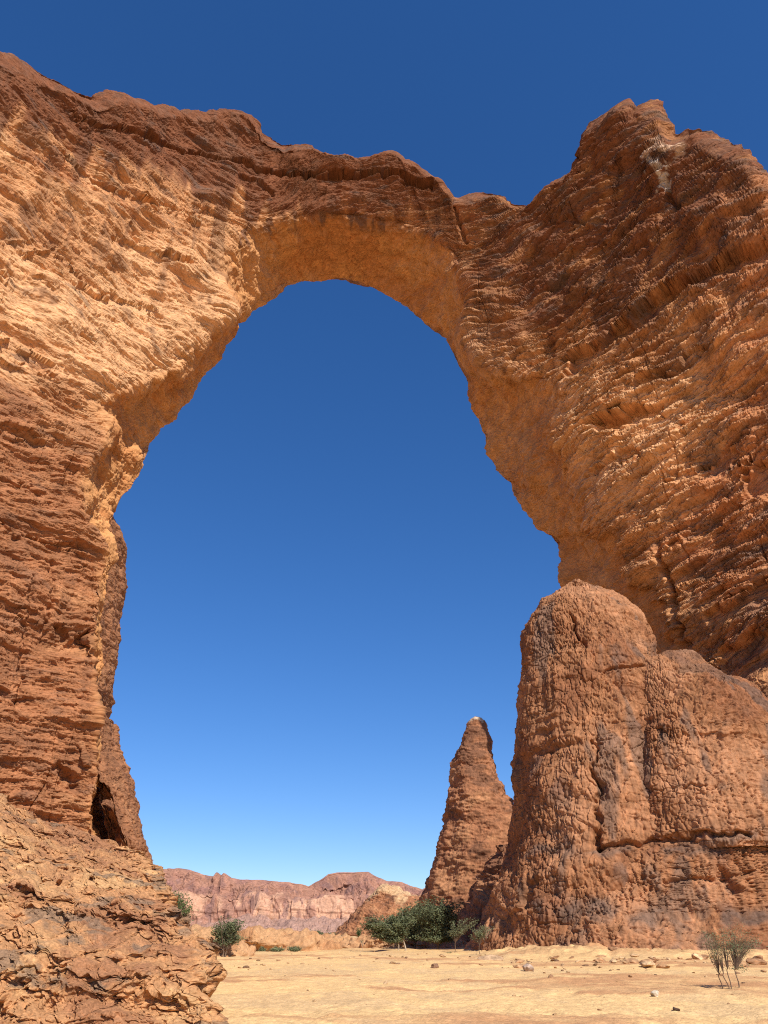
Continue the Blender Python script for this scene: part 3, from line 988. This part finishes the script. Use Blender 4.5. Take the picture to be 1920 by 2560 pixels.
# ------------------------------------------------------------------ ground
az = np.concatenate([np.linspace(-180, -34, 60, endpoint=False), np.linspace(-34, 34, int(800 * RES)), np.linspace(34, 180, 60)[1:]])
rr = np.concatenate([np.linspace(.5, 8, 30, endpoint=False), np.geomspace(8, 130, int(700 * RES), endpoint=False), np.geomspace(130, 9000, int(160 * RES))])
AZ, RR = np.meshgrid(np.radians(az), rr, indexing='ij')
Gg = np.stack([RR * np.sin(AZ), RR * np.cos(AZ), np.zeros_like(RR)], -1)
P = Gg.astype(np.float32)
X, Yg = P[..., 0], P[..., 1]
fade = sstep(600, 150, RR)
h = .05 * samp(P, 22, 1) * fade + .03 * samp(P, 3.5, 2) * sstep(200, 60, RR) + .010 * samp(P, .7, 3) * sstep(70, 20, RR)
h -= .12 * sstep(20, 3, RR)
# sand and scree bank up against the tower and the left ledge
bank = np.exp(-(np.clip(np.hypot((X - 24) / 1.5, Yg - 79) - 13, 0, 99) / 5) ** 2)
bank *= sstep(7, 11, X)
h += .6 * bank * (1 + .15 * samp(P, 6, 4)) + .10 * bank * terr(samp(P, 2.5, 5), 2, .3)
# ragged ground beyond the sandy wash
far = sstep(78, 92, Yg + 4 * samp(P, 20, 6)) * sstep(500, 160, RR)
h += far * (.25 + .75 * sstep(110, 130, Yg)) * (.15 + .22 * samp(P, 26, 7) + .16 * terr(samp(P, 8, 8), 2, .3))
# flat reddish rock pavement that shows through the sand
pvs = samp(P, 16, 11, (.45, 1.25, 1)) + .35 * samp(P, 4, 12, (.5, 1.2, 1))
pv_where = np.exp(-(((Yg - 52) / 7) ** 2)) * sstep(-3, 3, X) * .9 + np.exp(-(((Yg - 33) / 8) ** 2)) * sstep(3, 8, X) * 1.9 + np.exp(-(((Yg - 66) / 8) ** 2)) * .7
pv = sstep(.42, .62, pvs * .55 + pv_where - .25) * sstep(90, 75, Yg)
h += pv * .05
Gg[..., 2] = h
sand = np.array([.74, .478, .212])
nz_ = samp(P, 9, 13)
col = np.broadcast_to(sand, P.shape).copy()
col = mix(col, np.array([.64, .42, .205]), sstep(-.5, 1.5, nz_ + .6 * samp(P, 2.2, 14)) * .8)
col = mix(col, np.array([.52, .275, .125]), pv * np.clip(.75 + .3 * samp(P, 2.5, 15, (.5, 1, 1)), 0, 1))
col = mix(col, np.array([.50, .30, .14]), np.clip(bank * 1.2, 0, 1) * sstep(-.6, .6, samp(P, 3, 16)))
col = mix(col, np.array([.56, .34, .155]), far * .8 * sstep(-.6, .8, samp(P, 6, 17)))
gcol = np.array([.50, .36, .22])
col = mix(col, gcol, sstep(200, 900, RR))
ground = make_mesh_object('sand_ground', Gg, grid_faces(len(az), len(rr)), M_SAND, col)
tag(ground, kind='structure')


def ground_z(x, y):
    r = math.hypot(x, y)
    a = math.degrees(math.atan2(x, y))
    i = int(np.clip(np.searchsorted(az, a), 1, len(az) - 1))
    j = int(np.clip(np.searchsorted(rr, r), 1, len(rr) - 1))
    return float(.5 * (h[i, j] + h[i - 1, j - 1]))


# ------------------------------------------------------------------ far cliffs
CS = [(-900, 2120), (-300, 2140), (100, 2165), (300, 2172), (390, 2172), (427, 2168), (458, 2171), (489, 2182), (520, 2188), (526, 2178), (531, 2178), (537, 2187), (545, 2179), (551, 2180), (559, 2190), (587, 2195),
      (639, 2196), (686, 2200), (717, 2202), (753, 2207), (766, 2211), (778, 2204), (790, 2198), (815, 2181), (847, 2176), (919, 2177), (945, 2190), (971, 2200), (1002, 2203), (1033, 2213), (1064, 2221), (1150, 2235), (1400, 2230), (2000, 2200), (2800, 2150)]
CS = np.array(CS, float)
cu = np.concatenate([np.linspace(-900, 330, 160, endpoint=False), np.linspace(330, 1120, int(900 * RES), endpoint=False), np.linspace(1120, 2800, 160)])
cyy = np.interp(cu, CS[:, 0], CS[:, 1])
DC = 1700.0
topZ = at_depth(cu, cyy, DC)[:, 2]
baseX = at_depth(cu, np.full_like(cu, 2330.0), DC)[:, 0]
w = np.linspace(0, 1, int(300 * RES))
W_, TZ = np.meshgrid(w, topZ)
_, BX = np.meshgrid(w, baseX)
prof_z = np.interp(w, [0, .14, .28, .60, .68, .85, 1.0], [0, .10, .24, .66, .70, .92, 1.0])
prof_y = np.interp(w, [0, .14, .28, .60, .68, .85, 1.0], [-230, -150, -95, -75, -40, -18, 0])
Gc = np.stack([BX, DC + np.broadcast_to(prof_y, BX.shape), TZ * prof_z[None, :] - 2], -1)
xe = Gc[:, -1:] + np.array([0, 250, -8.0])
Gc = np.concatenate([Gc, xe, xe + np.array([0, 20, -160.0])], 1)
nc = grid_normals(blur(blur(Gc, 2, 0), 2, 1))
if nc[len(cu) // 2, 50][1] > 0:
    nc = -nc
P = Gc.astype(np.float32)
Z = P[..., 2]
frac = Z / np.maximum(np.r_[topZ][:, None], 1)
d = 6 * samp(P, 220, 1, (1, 1, .6)) + 2.5 * samp(P, 70, 2, (1, 1, .35)) + 1.0 * samp(P, 22, 3, (1, 1, .5)) + 3.0 * (blocks(P, 26, 3, (1, 1, .5))[1] - .5) * sstep(.2, .3, frac)
ups = sstep(.6, .72, frac)
d += ups * (4 * terr(samp(P, 60, 4, (1, 1, .7)), 2, .2) + 3 * beds((Z + 3 * samp(P, 60, 5)) / 6, BED_MID)) + (1 - ups) * 4 * beds(Z / 9, BED_MID) - (1 - ups) * 3.5 * np.clip(samp(P, 26, 6, (1, 1, .06)), 0, 2)
d *= sstep(0, .05, frac + .02) * sstep(1.0, .9, frac)
pk = np.array([.34, .172, .115])
col = np.broadcast_to(pk, P.shape).copy()
stk = samp(P, 42, 7, (1, 1, .10)) + .6 * samp(P, 150, 8, (1, 1, .3))
fxp, fyp = project(P)
wall_m = sstep(.16, .26, frac) * sstep(.72, .60, frac)
cen = np.exp(-(((P[..., 0] + 70) / 260) ** 2))
col = mix(col, np.array([.52, .29, .18]), wall_m * sstep(-.5, .7, stk + 1.0 * cen - .5) * .9)
col = mix(col, np.array([.25, .125, .10]), ups * sstep(-.2, 1.4, samp(P, 55, 9, (1, 1, 1.5))) * .7)
col = mix(col, np.array([.22, .12, .10]), sstep(.9, 1.6, samp(P, 30, 10, (1, 1, .12))) * .7)
col = mix(col, np.array([.36, .215, .16]), sstep(.26, .16, frac + .02 * samp(P, 30, 11)) * .85)
cliff = make_mesh_object('hills', Gc + nc * d[..., None], grid_faces(Gc.shape[0], Gc.shape[1]), M_CLIFF, col)
tag(cliff, kind='structure')


# ------------------------------------------------------------------ low rocks on the far side of the wash
def on_ground(px, py):
    """world point of a photo pixel on the sand sheet"""
    Y = 60.0
    for _ in range(12):
        q = at_depth(px, py, Y)
        rx, ry, rz = ray(px, py)
        zt = ground_z(q[0], Y)
        if rz >= -1e-6:
            break
        Y = .5 * Y + .5 * min(200.0, (zt - EYE) / (rz / ry))
    q = at_depth(px, py, Y)
    return float(q[0]), float(q[1]), ground_z(q[0], q[1])


def pale_style(P, n, seed):
    d, col = banded(P, n, seed)
    col = np.broadcast_to(np.array([.47, .265, .13]), P.shape).copy()
    return d * .9 + .45 * (blocks(P, 1.6, seed + 5, (1, 1, 1.8))[1] - .5), mix(col, np.array([.42, .215, .10]), sstep(-.3, 1.2, samp(P, 4, seed + 3, (1, 1, 2))))


LOW = [
    ('low pale ledge of rock under the small tree by the near ledge', 74.0, 4.0, [(2330, 500, 520), (2340, 480, 560), (2358, 470, 600), (2375, 465, 630), (2392, 460, 640), (2402, 455, 642)]),
    ('broad low heap of pale rock between the small tree and the wash', 96.0, 6.0, [(2338, 600, 690), (2345, 575, 760), (2354, 560, 800), (2366, 550, 830), (2378, 545, 845)]),
    ('low brown rock bank at the left foot of the butte', 130.0, 6.0, [(2330, 640, 700), (2336, 620, 760), (2343, 610, 830), (2352, 600, 880), (2362, 590, 900)]),
    ('rounded pale boulder with a split beside the grey shrubs', 92.0, 1.4, [(2356, 785, 800), (2360, 778, 818), (2368, 774, 832), (2380, 770, 838)]),
    ('dark low bank of earth in the shade of the acacias', 104.0, 4.0, [(2340, 930, 980), (2346, 900, 1060), (2356, 880, 1130), (2366, 860, 1160)]),
]
for i_, (lab, Yd, dd_, rows_) in enumerate(LOW):
    o_ = outline_rock('low_rock', rows_, Yd, dd_, M_STONE, pale_style, None, nz=70, nth=260, power=2.2, seed=19 + 2 * i_, sink=1.2)
    tag(o_, lab, 'rock')

# ------------------------------------------------------------------ vegetation
M_BARK = plain_material('acacia_bark', (.16, .105, .07), .9, .35, 8)
M_BARK_PALE = plain_material('pale_bark', (.42, .34, .26), .9, .25, 8)
M_LEAF = plain_material('acacia_leaf', (.15, .168, .082), .7, .45, 1.2, .25)
M_LEAF_DRY = plain_material('dusty_leaf', (.20, .215, .11), .75, .4, 2.0, .25)
M_LEAF_FRESH = plain_material('fresh_leaf', (.115, .15, .055), .7, .4, 2.0, .25)


def tube(path, r0, r1, V, F, k=5):
    path = np.asarray(path, float)
    n = len(path)
    tan = np.gradient(path, axis=0)
    tan /= np.maximum(np.linalg.norm(tan, axis=1, keepdims=True), 1e-9)
    ref = np.array([.31, .95, .05])
    a = np.cross(tan, ref)
    a /= np.maximum(np.linalg.norm(a, axis=1, keepdims=True), 1e-9)
    bb = np.cross(tan, a)
    base = len(V)
    rad = np.linspace(r0, r1, n)
    for i in range(n):
        for j in range(k):
            t = 2 * math.pi * j / k
            V.append(path[i] + rad[i] * (a[i] * math.cos(t) + bb[i] * math.sin(t)))
    for i in range(n - 1):
        for j in range(k):
            j2 = (j + 1) % k
            F.append((base + i * k + j, base + i * k + j2, base + (i + 1) * k + j2, base + (i + 1) * k + j))


def make_plant(name, label, cat, trunks, blobs, Y, n_tip, n_leaf, leaf, spread, bark, leafmat, seed, trunk_r, group=None, fork=.35, upright=.5):
    """trunks: photo points of the stem feet; blobs: (x, y, rx, ry) photo ellipses of the crown at depth Y"""
    rng = np.random.default_rng(seed)
    px1 = Y / (F_PX * CP + 1050 * SP)                    # metres per photo pixel there
    feet = []
    for (tx, ty) in trunks:
        q = at_depth(tx, ty, Y)
        feet.append(np.array([q[0], Y + rng.uniform(-.2, .2), ground_z(q[0], Y) - .05]))
    root = empty(name, feet[0])
    tag(root, label, cat, group)
    tips = []
    area = np.array([b_[2] * b_[3] for b_ in blobs], float)
    for i in range(n_tip):
        b_ = blobs[rng.choice(len(blobs), p=area / area.sum())]
        v = rng.standard_normal(3)
        v *= rng.random() ** .33 / np.linalg.norm(v)
        v[2] = abs(v[2]) * .55 + v[2] * .45
        c = at_depth(b_[0], b_[1], Y)
        tips.append(c + v * np.array([b_[2] * px1, b_[2] * px1 * .85, b_[3] * px1]))
    V, F = [], []
    LP = []
    cen = np.mean(tips, 0)
    forks = []
    for f in feet:
        near = min((at_depth(b_[0], b_[1], Y) for b_ in blobs), key=lambda c: abs(c[0] - f[0]))
        t = f + (near - f) * fork
        t[0] += rng.uniform(-.1, .1)
        pth = [f + (t - f) * u_ + np.array([math.sin(u_ * 4 + seed) * .04, 0, 0]) for u_ in np.linspace(0, 1, 6)]
        tube(pth, trunk_r, trunk_r * .7, V, F, 7)
        forks.append(t)
    for tp_ in tips:
        f = min(forks, key=lambda q: np.hypot(q[0] - tp_[0], q[1] - tp_[1]) + .2 * rng.random())
        ctrl = f + (tp_ - f) * .45
        ctrl[2] += upright * (tp_[2] - f[2]) * .35 + .08
        ctrl += rng.standard_normal(3) * .10 * np.linalg.norm(tp_ - f)
        us = np.linspace(0, 1, 7)[:, None]
        pth = f * (1 - us) ** 2 + 2 * ctrl * us * (1 - us) + tp_ * us ** 2
        tube(pth, trunk_r * .38, trunk_r * .07, V, F, 4)
        LP.append(pth)
    bark_o = make_mesh_object('trunk', np.array(V), np.array(F), bark, None, root)
    # leaf sprays gathered along the outer half of every twig
    k = n_leaf // len(LP) + 1
    pos = []
    for pth in LP:
        u_ = rng.uniform(.45, 1.08, k)
        i0 = np.clip((u_ * 6).astype(int), 0, 5)
        fr = (u_ * 6 - i0)[:, None]
        p = pth[i0] * (1 - fr) + pth[i0 + 1] * fr
        pos.append(p + rng.standard_normal((k, 3)) * np.array([spread, spread, spread * .55]) * (.4 + rng.random((k, 1))))
    pos = np.concatenate(pos)
    n = len(pos)
    ax = rng.standard_normal((n, 3))
    ax[:, 2] *= .6
    ax /= np.linalg.norm(ax, axis=1, keepdims=True)
    bx_ = np.cross(ax, rng.standard_normal((n, 3)))
    bx_ /= np.linalg.norm(bx_, axis=1, keepdims=True)
    sz = leaf * rng.uniform(.5, 1.4, (n, 1))
    q = np.stack([pos - ax * sz, pos + bx_ * sz * .35, pos + ax * sz, pos - bx_ * sz * .35], 1).reshape(-1, 3)
    make_mesh_object('crown', q, np.arange(4 * n).reshape(-1, 4), leafmat, None, root, smooth=False)
    return root


make_plant('acacia_tree', 'small bushy acacia standing alone beside the near rock ledge', 'acacia', [(561, 2384), (565, 2384)],
           [(548, 2332, 26, 22), (590, 2318, 24, 22), (568, 2312, 30, 20), (595, 2345, 18, 16), (560, 2352, 22, 14)], 70.0, 90, 5200, .085, .13, M_BARK, M_LEAF, 3, .07, fork=.22, upright=.3)
make_plant('shrub', 'bright green shrub peeping over the back of the near rock ledge', 'shrub', [(448, 2330)],
           [(455, 2262, 22, 26), (440, 2245, 18, 18), (470, 2275, 14, 14)], 44.0, 60, 2600, .06, .10, M_BARK, M_LEAF_FRESH, 5, .04, fork=.2, upright=.2)
make_plant('acacia_tree', 'low spreading acacia with a pale trunk, left of the taller acacias', 'acacia', [(995, 2384), (1014, 2378)],
           [(962, 2313, 56, 24), (985, 2335, 36, 26), (930, 2320, 28, 20), (1000, 2303, 36, 22), (985, 2352, 34, 16), (945, 2340, 28, 16)], 86.0, 170, 17000, .12, .20, M_BARK_PALE, M_LEAF, 7, .09, fork=.4)
make_plant('acacia_tree', 'acacia with a straight trunk between the pale trunked and the leaning one', 'acacia', [(1038, 2374)],
           [(1030, 2290, 38, 28), (1050, 2320, 34, 24), (1012, 2312, 26, 22), (1040, 2342, 30, 16)], 96.0, 150, 14000, .13, .21, M_BARK, M_LEAF, 9, .10, fork=.5)
make_plant('acacia_tree', 'tallest acacia with a dense crown and a leaning dark trunk', 'acacia', [(1094, 2376)],
           [(1085, 2274, 72, 27), (1105, 2300, 54, 32), (1130, 2272, 30, 22), (1092, 2332, 48, 26), (1060, 2292, 44, 30), (1122, 2322, 32, 22), (1075, 2346, 40, 18), (1125, 2345, 24, 16)], 92.0, 250, 26000, .125, .21, M_BARK, M_LEAF, 11, .14, fork=.35)
make_plant('sapling', 'spindly sapling with a thin crown just right of the tallest acacia', 'sapling', [(1137, 2396)],
           [(1158, 2316, 34, 18), (1140, 2330, 18, 18), (1172, 2305, 22, 12)], 78.0, 40, 1500, .07, .13, M_BARK, M_LEAF_DRY, 13, .035, fork=.5)
make_plant('sapling', 'spindly sapling against the foot of the stout tower', 'sapling', [(1200, 2390)],
           [(1202, 2332, 26, 20), (1188, 2345, 16, 14), (1218, 2322, 18, 10)], 72.0, 34, 1100, .065, .12, M_BARK, M_LEAF_DRY, 15, .03, fork=.45)
make_plant('shrub', 'tiny green tuft at the foot of the left sapling', 'shrub', [(1126, 2396)], [(1124, 2388, 9, 8)], 76.0, 24, 420, .05, .06, M_BARK, M_LEAF, 17, .015, fork=.1)
make_plant('shrub', 'tiny upright bush at the left end of the acacia shade', 'shrub', [(897, 2346)], [(897, 2330, 7, 12)], 118.0, 30, 700, .09, .10, M_BARK, M_LEAF_FRESH, 19, .02, fork=.2)
make_plant('sapling', 'little bare sapling in front of the acacia shade', 'sapling', [(906, 2370)], [(904, 2352, 6, 5)], 92.0, 12, 60, .05, .05, M_BARK_PALE, M_LEAF_DRY, 21, .02, fork=.5)
make_plant('shrub', 'smallest grey green shrub at the left end of the row on the sand edge', 'shrub', [(656, 2386)], [(655, 2375, 9, 10)], 88.0, 40, 900, .06, .09, M_BARK, M_LEAF_DRY, 23, .015, 'grey green shrubs along the sand edge', fork=.1)
make_plant('shrub', 'middle grey green shrub of the row on the sand edge', 'shrub', [(692, 2387)], [(692, 2375, 19, 10)], 87.0, 70, 2000, .06, .10, M_BARK, M_LEAF_DRY, 25, .015, 'grey green shrubs along the sand edge', fork=.1)
make_plant('shrub', 'wide low grey green shrub beside the split boulder', 'shrub', [(735, 2386)], [(735, 2374, 23, 9)], 88.0, 80, 2300, .06, .10, M_BARK, M_LEAF_DRY, 27, .015, 'grey green shrubs along the sand edge', fork=.1)
make_plant('shrub', 'dark round bush far off in front of the cliff, largest of three', 'bush', [(790, 2352)], [(790, 2337, 19, 12)], 150.0, 60, 2600, .14, .25, M_BARK, M_LEAF, 29, .05, 'bushes below the far cliff', fork=.2)
make_plant('shrub', 'dark bush in the middle of three below the far cliff', 'bush', [(822, 2353)], [(822, 2342, 20, 9)], 146.0, 50, 2200, .14, .25, M_BARK, M_LEAF, 31, .05, 'bushes below the far cliff', fork=.2)
make_plant('shrub', 'small dark bush nearest the butte, last of three', 'bush', [(856, 2354)], [(856, 2345, 15, 7)], 142.0, 40, 1500, .13, .22, M_BARK, M_LEAF, 33, .05, 'bushes below the far cliff', fork=.2)
FAR_L = ['far low tree at the left end of the distant line', 'far low tree second in the distant line', 'far low tree in the middle of the distant line', 'far low tree beside the dark round bush']
for i_, (fx0, fw_) in enumerate([(640, 13), (690, 12), (722, 9), (752, 13)]):
    make_plant('distant_tree', FAR_L[i_], 'tree', [(fx0, 2338)], [(fx0, 2335, fw_, 3.2)], 620.0, 40, 1300, .55, .9, M_BARK, M_LEAF, 41 + i_, .15, 'distant line of low trees', fork=.3)
make_plant('thorn_shrub', 'thin thorn shrub with three dark stems near the right edge', 'thorn shrub', [(1808, 2464), (1819, 2470), (1843, 2471), (1822, 2468)],
           [(1778, 2338, 34, 22), (1833, 2334, 44, 28), (1855, 2424, 34, 13), (1790, 2388, 20, 16), (1815, 2362, 44, 34), (1874, 2356, 30, 28)], 31.0, 150, 3000, .028, .12, M_BARK, M_LEAF_DRY, 51, .022, fork=.45, upright=.4)

# ------------------------------------------------------------------ stones
def stone_shape(seed, sub=3):
    import bmesh
    bm = bmesh.new()
    bmesh.ops.create_icosphere(bm, subdivisions=sub, radius=1.0)
    v = np.array([q.co[:] for q in bm.verts], np.float32)
    f = np.array([[q.index for q in t.verts] for t in bm.faces], np.int32)
    bm.free()
    rng = np.random.default_rng(seed)
    for _ in range(9):                                  # chip flat facets off
        nn = rng.standard_normal(3)
        nn /= np.linalg.norm(nn)
        lim = rng.uniform(.5, .85)
        dd = v @ nn
        v = v - np.outer(np.maximum(dd - lim, 0), nn).astype(np.float32)
    v *= (1 + .06 * samp(v.astype(np.float32), 1.0, seed))[:, None]
    return v * np.array([1, .8, .6]), f


def stone(name, seed, loc, size, rgb, label, group=None, squash=1.0, rz=0.0, tilt=0.0):
    v, f = stone_shape(seed, 4)
    tone = 1 + .15 * samp((v * 1.0).astype(np.float32), .8, seed + 1)
    o = make_mesh_object(name, v, f, M_STONE, np.asarray(rgb)[None, :] * tone[:, None])
    o.location = loc
    o.scale = (size, size, size * squash)
    o.rotation_euler = (tilt, 0, rz)
    tag(o, label, 'stone', group)
    return o


g = on_ground(1407, 2368)
stone('boulder', 3, (g[0], g[1] - .2, g[2] + .35), .95, (.16, .085, .05), 'dark rounded boulder standing in for a shaded hollow under the foot of the stout tower', rz=.4)  # dark colour stands in for the shade of a hollow at the foot
g = on_ground(1226, 2402)
stone('rock_slab', 6, (g[0], g[1], g[2] + .15), .85, (.50, .32, .18), 'flat pale slab at the left corner of the tower foot', squash=.5, rz=.3, tilt=.2)
g = on_ground(1320, 2428)
stone('pale_stone', 8, (g[0], g[1], g[2] + .08), .36, (.42, .30, .22), 'grey triangular stone on the sand in front of the tower', rz=1.0)
g = on_ground(1639, 2490)
stone('pale_stone', 12, (g[0], g[1], g[2] + .05), .17, (.62, .50, .36), 'whitish stone lying alone on the reddish sand', rz=.5)
g = on_ground(1691, 2528)
stone('dark_stone', 14, (g[0], g[1], g[2] + .02), .10, (.10, .06, .04), 'small dark stone close to the lower right edge', rz=.9)
g = on_ground(1086, 2418)
stone('dark_stone', 16, (g[0], g[1], g[2] + .05), .28, (.22, .12, .07), 'brown stone on the sand below the tallest acacia', rz=.2)
fallen = []
for k_s in range(3):
    fallen.append(stone('fallen_rock', 40 + 3 * k_s, (0, 0, 0), .3, [(.44, .25, .125), (.56, .36, .19), (.34, .18, .09)][k_s],
                        'angular fallen rock at the foot of the stout tower', 'fallen rocks along the foot of the tower', squash=.8))
rs = random.Random(8)
for i_ in range(44):
    x_ = rs.uniform(1235, 1915)
    g = on_ground(x_, rs.triangular(2384, 2428, 2394))
    o = fallen[i_ % 3] if i_ < 3 else fallen[i_ % 3].copy()
    if i_ >= 3:
        COL.objects.link(o)
    sz = .12 + .42 * rs.random() ** 2.4
    o.scale = (sz * rs.uniform(.9, 1.7), sz, sz * rs.uniform(.5, .9))
    o.rotation_euler = (rs.uniform(-.3, .3), rs.uniform(-.3, .3), rs.uniform(0, 6.3))
    o.location = (g[0], g[1], g[2] + sz * .2)
protos = []
for k_s in range(4):
    protos.append(stone('stone', 20 + 3 * k_s, (0, 0, 0), .1, [(.40, .24, .12), (.52, .34, .18), (.20, .11, .06), (.34, .18, .09)][k_s],
                        'small stone strewn over the sand and scree', 'small stones strewn over the sand', squash=.8))
rs = random.Random(4)
for i_ in range(220):
    t_ = rs.random()
    if t_ < .62:
        x_, y_ = rs.uniform(1230, 1915), rs.triangular(2385, 2462, 2400)
    elif t_ < .8:
        x_, y_ = rs.uniform(880, 1250), rs.uniform(2378, 2420)
    elif t_ < .9:
        x_, y_ = rs.uniform(560, 900), rs.uniform(2384, 2430)
    else:
        x_, y_ = rs.uniform(700, 1900), rs.uniform(2440, 2550)
    g = on_ground(x_, y_)
    base_o = protos[i_ % 4]
    o = base_o if i_ < 4 else base_o.copy()
    if i_ >= 4:
        COL.objects.link(o)
    sz = min(.3, (.012 + .035 * rs.random() ** 3) * g[1] * .09)
    o.scale = (sz * rs.uniform(.8, 1.5), sz, sz * rs.uniform(.5, .9))
    o.rotation_euler = (rs.uniform(-.3, .3), rs.uniform(-.3, .3), rs.uniform(0, 6.3))
    o.location = (g[0], g[1], g[2] + sz * .15)
